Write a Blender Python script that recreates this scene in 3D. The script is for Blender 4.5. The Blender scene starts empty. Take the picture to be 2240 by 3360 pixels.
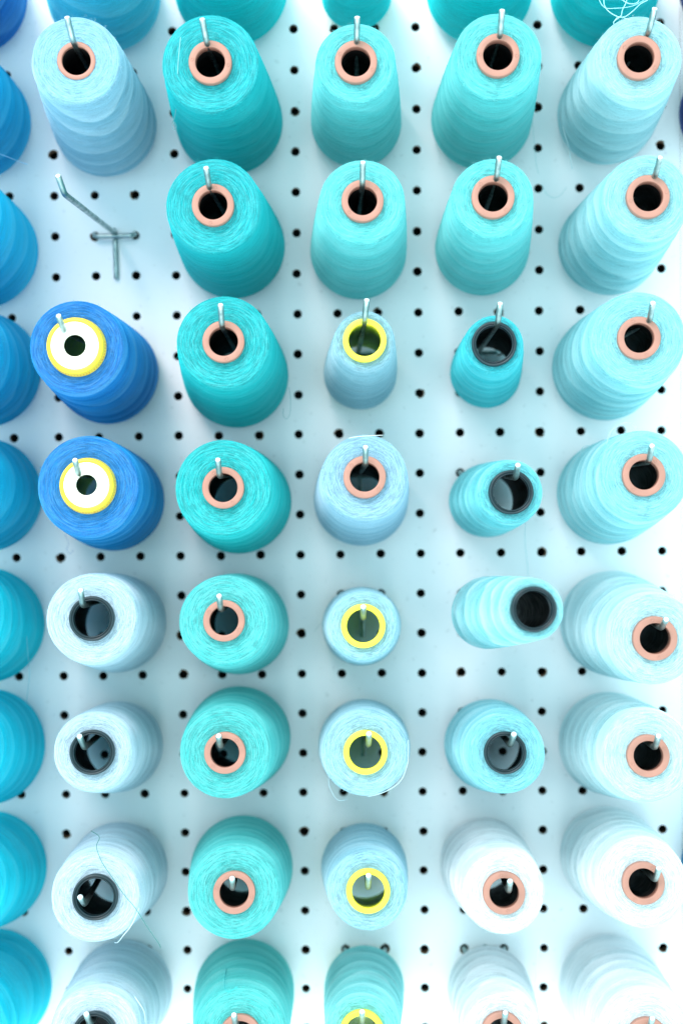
import bpy, math, random
import numpy as np
from mathutils import Vector, Matrix, Quaternion

random.seed(7)
rng = np.random.default_rng(7)
S = 0.001                                   # all tables below are in millimetres
scene = bpy.context.scene
C = scene.collection

# ------------------------------------------------------------------ camera
cam_data = bpy.data.cameras.new("camera")
cam = bpy.data.objects.new("camera", cam_data)
C.objects.link(cam)
R3 = Matrix(((0.9997810497, 0.0111885437, 0.0176824513),
             (0.0172538364, 0.0373102101, -0.9991547695),
             (-0.0118388227, 0.9992410944, 0.0371089957)))
cam.matrix_world = Matrix.Translation(Vector((42.309, -901.032, -269.878)) * S) @ R3.to_4x4()
cam_data.sensor_fit = 'HORIZONTAL'
cam_data.sensor_width = 24
cam_data.lens = 50
cam_data.clip_start = 0.05
cam_data.clip_end = 50
cam_data.dof.use_dof = True
cam_data.dof.focus_distance = 0.765
cam_data.dof.aperture_fstop = 4.5
scene.camera = cam

# ------------------------------------------------------------------ ambient light of the shop
world = bpy.data.worlds.new("World")
scene.world = world
world.use_nodes = True
bg = world.node_tree.nodes['Background']
bg.inputs['Color'].default_value = (0.575, 0.84, 0.89, 1)
bg.inputs['Strength'].default_value = 2.85


def area_lamp(name, loc, target, size, size_y, power, color):
    d = bpy.data.lights.new(name, 'AREA')
    d.shape = 'RECTANGLE'
    d.size = size
    d.size_y = size_y
    d.energy = power
    d.color = color
    o = bpy.data.objects.new(name, d)
    o.location = loc
    o.rotation_euler = (Vector(target) - Vector(loc)).to_track_quat('-Z', 'Y').to_euler()
    C.objects.link(o)
    return o


area_lamp('ceiling_light', (-0.60, -1.60, 1.10), (0.05, 0, -0.45), 0.9, 0.9, 50, (1.0, 0.84, 0.82))
area_lamp('low_fill_light', (-0.1, -1.60, -2.3), (0.05, 0, -0.35), 1.8, 1.0, 24, (1.0, 0.86, 0.85))  # added low fill for undersides and lower board, no real window there

scene.cycles.max_bounces = 16
scene.cycles.diffuse_bounces = 10
scene.view_settings.view_transform = 'Standard'
scene.view_settings.look = 'None'
scene.view_settings.exposure = 0.0
scene.view_settings.gamma = 1.0
scene.view_settings.use_curve_mapping = False


# ------------------------------------------------------------------ materials
def lin(c):
    return tuple((v / 255 / 12.92) if v <= 10 else (((v / 255) + 0.055) / 1.055) ** 2.4 for v in c)


def new_mat(name):
    m = bpy.data.materials.new(name)
    m.use_nodes = True
    nt = m.node_tree
    return m, nt, nt.nodes['Principled BSDF']


def N(nt, kind, **kw):
    n = nt.nodes.new(kind)
    for k, v in kw.items():
        setattr(n, k, v)
    return n


def math_node(nt, op, a, b=None, c=None):
    n = N(nt, 'ShaderNodeMath', operation=op)
    for i, v in enumerate((a, b, c)):
        if v is None:
            continue
        if isinstance(v, (int, float)):
            n.inputs[i].default_value = v
        else:
            nt.links.new(v, n.inputs[i])
    return n.outputs[0]


def ramp(nt, val, stops):
    r = N(nt, 'ShaderNodeValToRGB')
    e = r.color_ramp.elements
    while len(e) < len(stops):
        e.new(0.5)
    for k, (p, col) in enumerate(stops):
        e[k].position = p
        e[k].color = (col, col, col, 1) if isinstance(col, (int, float)) else (*col, 1)
    nt.links.new(val, r.inputs[0])
    return r.outputs[0]


def thread_material():
    """Cross-wound spun polyester.  'arc' = length along the profile (mm),
    'face' = 1 on the flat front of the winding."""
    m, nt, P = new_mat('wound_thread')
    L = nt.links.new
    info = N(nt, 'ShaderNodeObjectInfo')
    tc = N(nt, 'ShaderNodeTexCoord')
    sep = N(nt, 'ShaderNodeSeparateXYZ')
    L(tc.outputs['Object'], sep.inputs[0])
    flat = N(nt, 'ShaderNodeCombineXYZ')
    L(sep.outputs[0], flat.inputs[0]); L(sep.outputs[1], flat.inputs[1])
    nrm = N(nt, 'ShaderNodeVectorMath', operation='NORMALIZE')
    L(flat.outputs[0], nrm.inputs[0])
    ns = N(nt, 'ShaderNodeSeparateXYZ')
    L(nrm.outputs[0], ns.inputs[0])
    arc = N(nt, 'ShaderNodeAttribute', attribute_name='arc')
    face = N(nt, 'ShaderNodeAttribute', attribute_name='face')
    seed = math_node(nt, 'MULTIPLY', info.outputs['Random'], 60.0)

    def cyl_noise(k_ang, k_arc, detail, rough, off):
        c = N(nt, 'ShaderNodeCombineXYZ')
        L(math_node(nt, 'MULTIPLY', ns.outputs[0], k_ang), c.inputs[0])
        L(math_node(nt, 'MULTIPLY', ns.outputs[1], k_ang), c.inputs[1])
        L(math_node(nt, 'ADD', math_node(nt, 'MULTIPLY', arc.outputs['Fac'], k_arc),
                    math_node(nt, 'ADD', seed, off)), c.inputs[2])
        n = N(nt, 'ShaderNodeTexNoise')
        n.inputs['Scale'].default_value = 1.0
        n.inputs['Detail'].default_value = detail
        n.inputs['Roughness'].default_value = rough
        L(c.outputs[0], n.inputs['Vector'])
        return n.outputs['Fac']

    streak = cyl_noise(2.6, 2.7, 3.0, 0.6, 0.0)      # single strands seen on the front
    fine = cyl_noise(3.2, 2.2, 2.0, 0.6, 17.0)
    band = cyl_noise(0.40, 0.09, 1.0, 0.4, 31.0)      # broad bands of the cross winding
    cross = cyl_noise(3.0, 0.9, 3.0, 0.6, 43.0)
    fuzz = N(nt, 'ShaderNodeTexNoise')
    fuzz.inputs['Scale'].default_value = 1500
    fuzz.inputs['Detail'].default_value = 2
    L(tc.outputs['Object'], fuzz.inputs['Vector'])

    hsv_l = N(nt, 'ShaderNodeMix', data_type='RGBA')   # paler strands on the front; brighter light there put into the colour
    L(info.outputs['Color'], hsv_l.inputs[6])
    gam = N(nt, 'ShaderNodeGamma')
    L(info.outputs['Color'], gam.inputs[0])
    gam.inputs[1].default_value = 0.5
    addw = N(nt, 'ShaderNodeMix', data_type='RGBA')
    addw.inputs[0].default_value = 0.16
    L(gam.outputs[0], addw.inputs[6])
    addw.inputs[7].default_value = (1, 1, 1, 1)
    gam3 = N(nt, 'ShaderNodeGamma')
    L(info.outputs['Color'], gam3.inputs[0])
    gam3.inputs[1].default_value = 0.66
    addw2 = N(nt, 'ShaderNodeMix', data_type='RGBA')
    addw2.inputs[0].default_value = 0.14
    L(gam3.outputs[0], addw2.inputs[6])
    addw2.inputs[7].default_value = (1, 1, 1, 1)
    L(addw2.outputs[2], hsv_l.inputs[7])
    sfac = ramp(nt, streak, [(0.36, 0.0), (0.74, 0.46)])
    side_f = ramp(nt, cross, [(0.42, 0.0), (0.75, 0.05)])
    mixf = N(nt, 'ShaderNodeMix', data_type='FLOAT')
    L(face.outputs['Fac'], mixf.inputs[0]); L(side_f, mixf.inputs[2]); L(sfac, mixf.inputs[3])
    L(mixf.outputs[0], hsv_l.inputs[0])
    # darker streaks following the fine strand noise
    dark = N(nt, 'ShaderNodeMix', data_type='RGBA', blend_type='MULTIPLY')
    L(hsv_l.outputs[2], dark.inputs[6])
    dcol = ramp(nt, fine, [(0.36, 0.52), (0.60, 1.0)])
    L(dcol, dark.inputs[7])
    dark.inputs[0].default_value = 0.8
    bm = N(nt, 'ShaderNodeMix', data_type='RGBA', blend_type='MULTIPLY')
    L(dark.outputs[2], bm.inputs[6])
    bcol = ramp(nt, band, [(0.35, (0.84, 0.94, 0.95)), (0.62, (1.0, 1.0, 1.0))])
    L(bcol, bm.inputs[7])
    L(math_node(nt, 'SUBTRACT', 1.0, math_node(nt, 'MULTIPLY', face.outputs['Fac'], 0.8)), bm.inputs[0])
    # ribbons of the cross winding, their pale sheen painted as colour: one crisp edge, one soft edge, slightly tilted rings
    warp = cyl_noise(0.55, 0.016, 0.0, 0.4, 71.0)
    fr = math_node(nt, 'FRACT', math_node(nt, 'ADD', math_node(nt, 'DIVIDE', arc.outputs['Fac'], 27.0),
                   math_node(nt, 'ADD', math_node(nt, 'MULTIPLY', warp, 2.0), seed)))
    rib = ramp(nt, fr, [(0.0, 0.0), (0.10, 1.0), (0.45, 0.35), (0.85, 0.0)])
    fr2 = math_node(nt, 'FRACT', math_node(nt, 'ADD', math_node(nt, 'DIVIDE', arc.outputs['Fac'], 9.5),
                    math_node(nt, 'ADD', math_node(nt, 'MULTIPLY', warp, -2.4), seed)))
    rib2 = ramp(nt, fr2, [(0.0, 0.0), (0.15, 0.16), (0.7, 0.0)])
    ribf = math_node(nt, 'MULTIPLY', math_node(nt, 'ADD', rib, rib2),
                     math_node(nt, 'MULTIPLY', info.outputs['Alpha'],
                               math_node(nt, 'SUBTRACT', 1.0, face.outputs['Fac'])))
    rm_ = N(nt, 'ShaderNodeMix', data_type='RGBA')
    L(ribf, rm_.inputs[0])
    L(bm.outputs[2], rm_.inputs[6])
    L(addw.outputs[2], rm_.inputs[7])
    gr = N(nt, 'ShaderNodeMix', data_type='RGBA', blend_type='MULTIPLY')
    gr.inputs[0].default_value = 1.0
    L(rm_.outputs[2], gr.inputs[6])
    L(ramp(nt, fuzz.outputs['Fac'], [(0.36, 0.86), (0.62, 1.06)]), gr.inputs[7])
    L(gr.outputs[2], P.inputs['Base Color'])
    P.inputs['Roughness'].default_value = 0.78
    P.inputs['Specular IOR Level'].default_value = 0.25
    P.inputs['Sheen Weight'].default_value = 1.0
    P.inputs['Sheen Roughness'].default_value = 0.38
    gam2 = N(nt, 'ShaderNodeGamma')
    L(info.outputs['Color'], gam2.inputs[0])
    gam2.inputs[1].default_value = 0.7
    L(gam2.outputs[0], P.inputs['Sheen Tint'])
    b1 = N(nt, 'ShaderNodeBump')
    b1.inputs['Strength'].default_value = 0.9
    b1.inputs['Distance'].default_value = 0.0009
    hsum = math_node(nt, 'ADD', math_node(nt, 'MULTIPLY', streak, 1.0),
                     math_node(nt, 'ADD', math_node(nt, 'MULTIPLY', fine, 0.5),
                               math_node(nt, 'MULTIPLY', fuzz.outputs['Fac'], 0.35)))
    hm = N(nt, 'ShaderNodeMix', data_type='FLOAT')
    L(face.outputs['Fac'], hm.inputs[0])
    L(math_node(nt, 'ADD', math_node(nt, 'MULTIPLY', cross, 0.35),
                math_node(nt, 'MULTIPLY', fuzz.outputs['Fac'], 0.3)), hm.inputs[2])
    L(hsum, hm.inputs[3])
    L(hm.outputs[0], b1.inputs['Height'])
    L(b1.outputs[0], P.inputs['Normal'])
    return m


def plastic(name, col, rough=0.4, var=0.08, bump=0.02, sss=0.0):
    m, nt, P = new_mat(name)
    tc = N(nt, 'ShaderNodeTexCoord')
    n = N(nt, 'ShaderNodeTexNoise')
    n.inputs['Scale'].default_value = 160
    n.inputs['Detail'].default_value = 4
    nt.links.new(tc.outputs['Object'], n.inputs['Vector'])
    c0 = tuple(v * (1 - var) for v in col)
    c1 = tuple(min(1, v * (1 + var)) for v in col)
    nt.links.new(ramp(nt, n.outputs['Fac'], [(0.3, c0), (0.7, c1)]), P.inputs['Base Color'])
    nt.links.new(ramp(nt, n.outputs['Fac'], [(0.3, rough * 0.85), (0.7, rough * 1.2)]), P.inputs['Roughness'])
    b = N(nt, 'ShaderNodeBump')
    b.inputs['Strength'].default_value = 0.4
    b.inputs['Distance'].default_value = bump * 0.001
    nt.links.new(n.outputs['Fac'], b.inputs['Height'])
    nt.links.new(b.outputs[0], P.inputs['Normal'])
    return m


def board_material():
    m, nt, P = new_mat('painted_hardboard')
    tc = N(nt, 'ShaderNodeTexCoord')
    n = N(nt, 'ShaderNodeTexNoise')
    n.inputs['Scale'].default_value = 14
    n.inputs['Detail'].default_value = 5
    n.inputs['Roughness'].default_value = 0.6
    nt.links.new(tc.outputs['Object'], n.inputs['Vector'])
    col = ramp(nt, n.outputs['Fac'], [(0.3, (0.855, 0.87, 0.89)), (0.7, (0.895, 0.90, 0.915))])
    # faint scuffs and specks in the paint
    n2 = N(nt, 'ShaderNodeTexNoise')
    n2.inputs['Scale'].default_value = 230
    n2.inputs['Detail'].default_value = 3
    nt.links.new(tc.outputs['Object'], n2.inputs['Vector'])
    sp = N(nt, 'ShaderNodeMix', data_type='RGBA', blend_type='MULTIPLY')
    nt.links.new(col, sp.inputs[6])
    nt.links.new(ramp(nt, n2.outputs['Fac'], [(0.27, 0.86), (0.36, 1.0)]), sp.inputs[7])
    sp.inputs[0].default_value = 1.0
    nt.links.new(sp.outputs[2], P.inputs['Base Color'])
    P.inputs['Roughness'].default_value = 0.5
    P.inputs['Specular IOR Level'].default_value = 0.3
    b = N(nt, 'ShaderNodeBump')
    b.inputs['Strength'].default_value = 0.25
    b.inputs['Distance'].default_value = 0.0003
    nt.links.new(n2.outputs['Fac'], b.inputs['Height'])
    nt.links.new(b.outputs[0], P.inputs['Normal'])
    return m


def metal_material():
    m, nt, P = new_mat('zinc_plated_wire')
    tc = N(nt, 'ShaderNodeTexCoord')
    n = N(nt, 'ShaderNodeTexNoise')
    n.inputs['Scale'].default_value = 260
    n.inputs['Detail'].default_value = 4
    nt.links.new(tc.outputs['Object'], n.inputs['Vector'])
    nt.links.new(ramp(nt, n.outputs['Fac'], [(0.3, (0.22, 0.31, 0.31)), (0.65, (0.44, 0.54, 0.53))]), P.inputs['Base Color'])
    nt.links.new(ramp(nt, n.outputs['Fac'], [(0.3, 0.5), (0.7, 0.25)]), P.inputs['Roughness'])
    P.inputs['Metallic'].default_value = 1.0
    return m


M_THREAD = thread_material()
M_FUZZ, _nt, _P = new_mat('fibre_fuzz')
_i = N(_nt, 'ShaderNodeObjectInfo')
_g = N(_nt, 'ShaderNodeGamma')
_g.inputs[1].default_value = 0.5
_nt.links.new(_i.outputs['Color'], _g.inputs[0])
_nt.links.new(_g.outputs[0], _P.inputs['Base Color'])
_P.inputs['Roughness'].default_value = 0.8
M_BOARD = board_material()
M_METAL = metal_material()
M_CUT, _nt, _P = new_mat('cut_wire_end')
_P.inputs['Base Color'].default_value = (0.9, 0.9, 0.88, 1)
_P.inputs['Metallic'].default_value = 0.3
_P.inputs['Roughness'].default_value = 0.5
M_BROWN = plastic('raw_hardboard', (0.16, 0.085, 0.045), 0.9, 0.3, 0.2)
M_BACK = plastic('dark_backing', (0.012, 0.014, 0.014), 0.9, 0.3, 0.2)
M_SALMON = plastic('salmon_plastic', (0.34, 0.15, 0.108), 0.48)
M_BLACK = plastic('black_plastic', (0.005, 0.018, 0.024), 0.34, 0.2)
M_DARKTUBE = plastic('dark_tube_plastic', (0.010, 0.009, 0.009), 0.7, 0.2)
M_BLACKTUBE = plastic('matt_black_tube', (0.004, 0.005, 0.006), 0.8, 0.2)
for _m in (M_BLACK, M_DARKTUBE, M_BLACKTUBE):
    _m.node_tree.nodes['Principled BSDF'].inputs['Specular IOR Level'].default_value = 0.2 if _m is not M_BLACK else 0.4
M_YELLOW = plastic('yellow_plastic', (0.80, 0.72, 0.04), 0.38)
M_YELLOWTUBE = plastic('yellow_tube_plastic', (0.42, 0.60, 0.07), 0.5)
M_WARMYELLOW = plastic('warm_yellow_plastic', (0.80, 0.56, 0.02), 0.38)
M_WHITECAP = plastic('white_plastic', (0.80, 0.76, 0.64), 0.4, 0.03)
M_RED = plastic('red_print', (0.62, 0.30, 0.04), 0.5)


# ------------------------------------------------------------------ mesh helpers
def mesh_obj(name, verts, faces, mats, parent=None, smooth=True, mat_idx=None, attrs=None):
    me = bpy.data.meshes.new(name)
    me.from_pydata([tuple(v) for v in verts], [], faces)
    for m in mats:
        me.materials.append(m)
    if mat_idx is not None:
        me.polygons.foreach_set('material_index', mat_idx)
    me.polygons.foreach_set('use_smooth', [smooth] * len(me.polygons))
    for an, vals in (attrs or {}).items():
        a = me.attributes.new(an, 'FLOAT', 'POINT')
        a.data.foreach_set('value', vals)
    me.update()
    o = bpy.data.objects.new(name, me)
    C.objects.link(o)
    if parent is not None:
        o.parent = parent
    return o


def lathe(profile, n=64, closed=False, wob=None):
    """profile: list of (r, z) in mm -> verts, faces (metres). wob(r, z, theta, k) -> r"""
    verts, faces = [], []
    th = np.arange(n) * 2 * math.pi / n
    for k, (r, z) in enumerate(profile):
        rr = np.full(n, r) if wob is None else wob(r, z, th, k)
        for a, q in zip(th, rr):
            verts.append((q * math.cos(a) * S, q * math.sin(a) * S, z * S))
    m = len(profile)
    for k in range(m if closed else m - 1):
        k2 = (k + 1) % m
        for a in range(n):
            b = (a + 1) % n
            faces.append((k * n + a, k * n + b, k2 * n + b, k2 * n + a))
    return verts, faces


def smooth_path(pts, per=6):
    pts = [Vector(p) for p in pts]
    P = [pts[0] * 2 - pts[1]] + pts + [pts[-1] * 2 - pts[-2]]
    out = []
    for i in range(1, len(P) - 2):
        for s in range(per):
            t = s / per
            a, b, c, d = P[i - 1], P[i], P[i + 1], P[i + 2]
            out.append(0.5 * ((2 * b) + (c - a) * t + (2 * a - 5 * b + 4 * c - d) * t * t + (3 * b - a - 3 * c + d) * t ** 3))
    out.append(P[-2])
    return out


def tube(path, r, n=8, cap_round=0.0):
    """path in mm (world) -> verts, faces; returns ring count too"""
    path = [Vector(p) for p in path]
    verts, faces = [], []
    t0 = (path[1] - path[0]).normalized()
    up = Vector((0.31, 0.2, 0.93)).cross(t0).normalized()
    rings = []
    for i, p in enumerate(path):
        if i == 0:
            t = path[1] - path[0]
        elif i == len(path) - 1:
            t = path[-1] - path[-2]
        else:
            t = (path[i + 1] - path[i]).normalized() + (path[i] - path[i - 1]).normalized()
        t = t.normalized()
        up = (up - t * up.dot(t)).normalized()
        rings.append((p, t, up, r))
    if cap_round:
        p, t, u, _ = rings[-1]
        rings[-1] = (p - t * cap_round, t, u, r)
        rings.append((p - t * cap_round * 0.3, t, u, r - cap_round * 0.3))
        rings.append((p, t, u, r - cap_round))
        p, t, u, _ = rings[0]
        rings[0] = (p + t * cap_round, t, u, r)
        rings.insert(0, (p, t, u, r - cap_round))
    for p, t, u, q in rings:
        v = t.cross(u)
        for k in range(n):
            a = 2 * math.pi * k / n
            verts.append((p + u * math.cos(a) * q + v * math.sin(a) * q) * S)
    for i in range(len(rings) - 1):
        for k in range(n):
            b = (k + 1) % n
            faces.append((i * n + k, i * n + b, (i + 1) * n + b, (i + 1) * n + k))
    faces.append(tuple(range(n - 1, -1, -1)))
    faces.append(tuple((len(rings) - 1) * n + k for k in range(n)))
    return verts, faces


def tag(o, label=None, cat=None, group=None, kind=None):
    for k, v in (('label', label), ('category', cat), ('group', group), ('kind', kind)):
        if v:
            o[k] = v


# ------------------------------------------------------------------ pegboard
PITCH = 25.4
SEAM_L = 3.2                                # the left panel sits 3.2 mm further out


def panel(i0, i1, j0, j1, dx, x_left, x_right, y_front):
    """one hardboard panel with every hole really cut through it"""
    verts, faces, mi = [], [], []
    nseg = 20
    thick = 4.8
    for i in range(i0, i1 + 1):
        for j in range(j0, j1 + 1):
            cx, cz = i * PITCH + dx, -j * PITCH
            xl = x_left if i == i0 else cx - PITCH / 2
            xr = x_right if i == i1 else cx + PITCH / 2
            zb, zt = cz - PITCH / 2, cz + PITCH / 2
            r = 2.72 + rng.normal(0, 0.05)
            hx, hz = cx + rng.normal(0, 0.12), cz + rng.normal(0, 0.12)
            chip = rng.random() < 0.16 or (i, j) in ((-6, 3), (-3, 16), (6, 13), (9, 23))
            ca = rng.uniform(0, 2 * math.pi)
            b = len(verts)
            sq, c1, c2 = [], [], []
            for k in range(nseg):
                a = 2 * math.pi * (k + 0.5) / nseg
                ux, uz = math.cos(a), math.sin(a)
                w = (xr - hx) if ux > 0 else (hx - xl)
                h = (zt - hz) if uz > 0 else (hz - zb)
                s = min(w / abs(ux), h / abs(uz))
                px_, pz_ = hx + ux * s, hz + uz * s
                sq.append((px_, pz_))
                c1.append((hx + ux * (r + 0.75), hz + uz * (r + 0.75)))
                c2.append((hx + ux * r, hz + uz * r))
            # snap the nearest boundary point to each corner
            for (qx, qz) in ((xl, zb), (xl, zt), (xr, zb), (xr, zt)):
                kk = min(range(nseg), key=lambda k: (sq[k][0] - qx) ** 2 + (sq[k][1] - qz) ** 2)
                sq[kk] = (qx, qz)
            verts += [(x, y_front, z) for x, z in sq] + [(x, y_front, z) for x, z in c1]
            verts += [(x, y_front + 0.28, z) for x, z in c2] + [(x, y_front + thick, z) for x, z in c2]
            for ring in range(3):
                for k in range(nseg):
                    k2 = (k + 1) % nseg
                    faces.append((b + ring * nseg + k, b + ring * nseg + k2, b + (ring + 1) * nseg + k2, b + (ring + 1) * nseg + k))
                    if ring == 0:
                        mi.append(0)
                    elif ring == 1:
                        a = 2 * math.pi * (k + 0.5) / nseg
                        mi.append(1 if chip and math.cos(a - ca) > rng.uniform(-0.2, 0.6) else 0)
                    else:
                        mi.append(1)
    # edges of the panel
    zt, zb = -j0 * PITCH + PITCH / 2, -j1 * PITCH - PITCH / 2
    for x in (x_left, x_right):
        b = len(verts)
        verts += [(x, y_front, zb), (x, y_front, zt), (x, y_front + thick, zt), (x, y_front + thick, zb)]
        faces.append((b, b + 1, b + 2, b + 3)); mi.append(1)
    verts = [(x * S, y * S, z * S) for x, y, z in verts]
    o = mesh_obj('pegboard', verts, faces, [M_BOARD, M_BROWN], smooth=False, mat_idx=mi)
    tag(o, kind='structure')
    return o


J0, J1 = -7, 31
XL = -6.5 * PITCH - 1.6
XR = 9.5 * PITCH - 0.4
panel(-6, 9, J0, J1, 0, XL, XR - 0.1, 0.0)
panel(-17, -7, J0, J1, -SEAM_L, -17.5 * PITCH, XL, 0.0)
panel(10, 19, J0, J1, 0, XR + 0.1, 19.5 * PITCH, 0.12)
x0, x1, z0, z1 = -17.5 * PITCH * S, 19.5 * PITCH * S, (-J1 - .5) * PITCH * S, (-J0 + .5) * PITCH * S
o = mesh_obj('backing_wall', [(x0, .03, z0), (x1, .03, z0), (x1, .03, z1), (x0, .03, z1),
                              (x0, .04, z0), (x1, .04, z0), (x1, .04, z1), (x0, .04, z1)],
             [(0, 1, 2, 3), (7, 6, 5, 4), (0, 4, 5, 1), (1, 5, 6, 2), (2, 6, 7, 3), (3, 7, 4, 0)], [M_BACK], smooth=False)
tag(o, kind='structure')

# ------------------------------------------------------------------ tables
# id (column letter, row), kind of core, centre of the base, centre of the front face, base radius, front radius, collar radius
CONES = [
    ('A0', 'salmon', [-200.2, -12.0, 18.7], [-185.2, -144.0, 18.1], 35.9, 25.0, 11.3),
    ('A1', 'salmon', [-199.7, -12.0, -58.3], [-185.0, -144.0, -56.8], 36.2, 25.0, 11.3),
    ('A2', 'salmon', [-197.0, -12.0, -137.8], [-183.0, -144.0, -128.8], 36.5, 25.0, 11.3),
    ('A3', 'salmon', [-196.4, -12.0, -211.5], [-182.9, -144.0, -207.1], 35.9, 25.0, 11.3),
    ('A4', 'salmon', [-196.7, -12.0, -289.7], [-183.3, -144.0, -280.2], 35.7, 25.0, 11.3),
    ('A5', 'salmon', [-197.9, -12.0, -372.1], [-184.4, -144.0, -349.9], 36.5, 25.0, 11.3),
    ('A6', 'salmon', [-198.7, -12.0, -448.6], [-185.3, -144.0, -423.7], 36.5, 25.0, 11.3),
    ('A7', 'salmon', [-199.3, -12.0, -527.0], [-186.1, -144.0, -501.5], 36.5, 25.0, 11.3),
    ('A8', 'salmon', [-197.5, -12.0, -603.1], [-185.0, -144.0, -577.9], 36.5, 25.0, 11.3),
    ('B0', 'salmon', [-116.3, -12.0, 18.0], [-104.6, -144.0, 17.8], 35.1, 24.3, 11.3),
    ('B1', 'sunk', [-116.9, -12.0, -61.5], [-108.3, -144.0, -57.6], 31.8, 23.4, 10.1),
    ('B3', 'capped', [-118.3, -12.0, -214.7], [-110.9, -144.0, -208.6], 31.8, 24.8, 14.8),
    ('B4', 'capped', [-115.9, -12.0, -294.2], [-106.2, -144.0, -282.5], 31.8, 26.9, 14.1),
    ('B5', 'black', [-115.1, -12.0, -371.5], [-105.2, -144.0, -353.7], 30.8, 24.1, 12.0),
    ('B6', 'black', [-115.9, -12.0, -449.3], [-106.3, -144.0, -425.8], 28.3, 20.9, 12.0),
    ('B7', 'black', [-116.7, -12.0, -528.7], [-106.1, -144.0, -504.4], 30.5, 23.9, 12.2),
    ('B8', 'black', [-115.6, -12.0, -605.5], [-108.0, -144.0, -579.7], 31.6, 24.1, 12.2),
    ('C0', 'salmon', [-37.9, -12.0, 21.2], [-34.1, -144.0, 17.6], 35.1, 24.3, 11.3),
    ('C1', 'salmon', [-39.9, -12.0, -60.1], [-37.2, -144.0, -60.6], 33.2, 25.5, 11.3),
    ('C2', 'salmon', [-38.9, -12.0, -136.8], [-36.9, -144.0, -135.1], 32.7, 25.0, 11.1),
    ('C3', 'salmon', [-37.9, -12.0, -217.3], [-32.5, -144.0, -207.1], 32.7, 24.8, 11.1),
    ('C4', 'salmon', [-37.4, -12.0, -295.6], [-33.8, -144.0, -284.5], 32.7, 25.7, 11.1),
    ('C5', 'salmon', [-38.5, -12.0, -372.8], [-34.4, -144.0, -355.6], 31.6, 23.9, 11.1),
    ('C6', 'salmon', [-39.6, -12.0, -444.4], [-35.0, -144.0, -426.6], 32.4, 24.3, 11.1),
    ('C7', 'salmon', [-38.6, -12.0, -526.7], [-31.2, -144.0, -502.3], 32.1, 24.6, 11.3),
    ('C8', 'salmon', [-38.3, -12.0, -605.4], [-29.1, -144.0, -580.6], 31.6, 25.0, 11.3),
    ('D0', 'yellow', [39.5, -12.0, 16.4], [41.3, -144.0, 11.8], 21.8, 15.3, 11.3),
    ('D1', 'salmon', [38.6, -12.0, -61.8], [39.3, -144.0, -61.6], 28.0, 20.9, 11.1),
    ('D2', 'salmon', [39.0, -12.0, -141.2], [41.9, -144.0, -134.2], 29.9, 22.5, 11.1),
    ('D3', 'yellow', [39.3, -12.0, -216.7], [42.2, -144.0, -207.4], 22.9, 16.0, 11.5),
    ('D4', 'salmon', [38.9, -12.0, -295.1], [41.4, -144.0, -279.8], 29.4, 22.9, 11.3),
    ('D5', 'yellow', [38.3, -12.0, -374.6], [39.8, -144.0, -359.1], 24.5, 18.3, 11.8),
    ('D6', 'yellow', [38.8, -12.0, -450.0], [40.2, -144.0, -427.0], 28.6, 22.7, 11.8),
    ('D7', 'yellow', [38.2, -12.0, -526.9], [40.8, -144.0, -502.0], 26.9, 20.9, 11.8),
    ('D8', 'yellow', [37.4, -12.0, -603.2], [36.6, -144.0, -579.2], 25.0, 19.5, 12.0),
    ('E0', 'salmon', [115.2, -12.0, 17.2], [111.5, -144.0, 15.0], 32.9, 23.2, 11.3),
    ('E1', 'salmon', [115.6, -12.0, -61.2], [113.7, -144.0, -59.5], 31.0, 22.9, 11.3),
    ('E2', 'salmon', [115.7, -12.0, -140.7], [110.6, -144.0, -133.2], 29.1, 21.3, 11.3),
    ('E3', 'black', [117.0, -12.0, -217.4], [110.6, -144.0, -210.1], 22.0, 15.5, 11.8),
    ('E4', 'black', [116.4, -12.0, -297.1], [118.8, -144.0, -288.6], 22.9, 17.1, 11.8),
    ('E5', 'black', [112.3, -60.0, -361.9], [123.9, -198.0, -345.3], 21.1, 15.1, 11.3),
    ('E6', 'black', [117.3, -12.0, -450.1], [114.7, -144.0, -427.9], 28.3, 21.1, 11.3),
    ('E7', 'salmon', [114.2, -12.0, -526.1], [113.5, -144.0, -503.5], 28.3, 22.0, 11.3),
    ('E8', 'salmon', [116.1, -12.0, -605.3], [112.0, -144.0, -580.1], 26.1, 20.9, 11.5),
    ('F0', 'salmon', [191.6, -12.0, 14.5], [184.2, -144.0, 12.5], 33.2, 23.2, 11.3),
    ('F1', 'salmon', [192.6, -12.0, -59.8], [187.3, -144.0, -61.8], 30.5, 22.2, 11.3),
    ('F2', 'salmon', [193.8, -12.0, -140.4], [191.6, -144.0, -134.2], 30.8, 22.7, 11.3),
    ('F3', 'salmon', [191.0, -12.0, -215.1], [186.7, -144.0, -208.1], 32.7, 25.0, 11.3),
    ('F4', 'salmon', [192.0, -12.0, -293.6], [188.9, -144.0, -280.4], 31.8, 23.9, 11.3),
    ('F5', 'salmon', [194.6, -12.0, -374.0], [194.4, -144.0, -367.1], 32.7, 24.1, 11.8),
    ('F6', 'salmon', [192.0, -12.0, -449.6], [190.6, -144.0, -430.1], 31.6, 24.6, 11.3),
    ('F7', 'salmon', [191.7, -12.0, -521.1], [187.8, -144.0, -498.7], 30.8, 23.2, 11.3),
    ('F8', 'salmon', [191.6, -12.0, -603.8], [189.6, -144.0, -583.5], 31.8, 25.0, 11.5),
    ('G0', 'salmon', [270.6, -12.0, 16.6], [262.3, -144.0, 10.0], 32.9, 24.3, 11.3),
    ('G1', 'salmon', [270.4, -12.0, -60.2], [261.1, -144.0, -60.8], 32.9, 24.3, 11.3),
    ('G7', 'salmon', [269.1, -12.0, -529.9], [264.4, -144.0, -502.1], 32.4, 24.3, 11.3),
]
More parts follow.
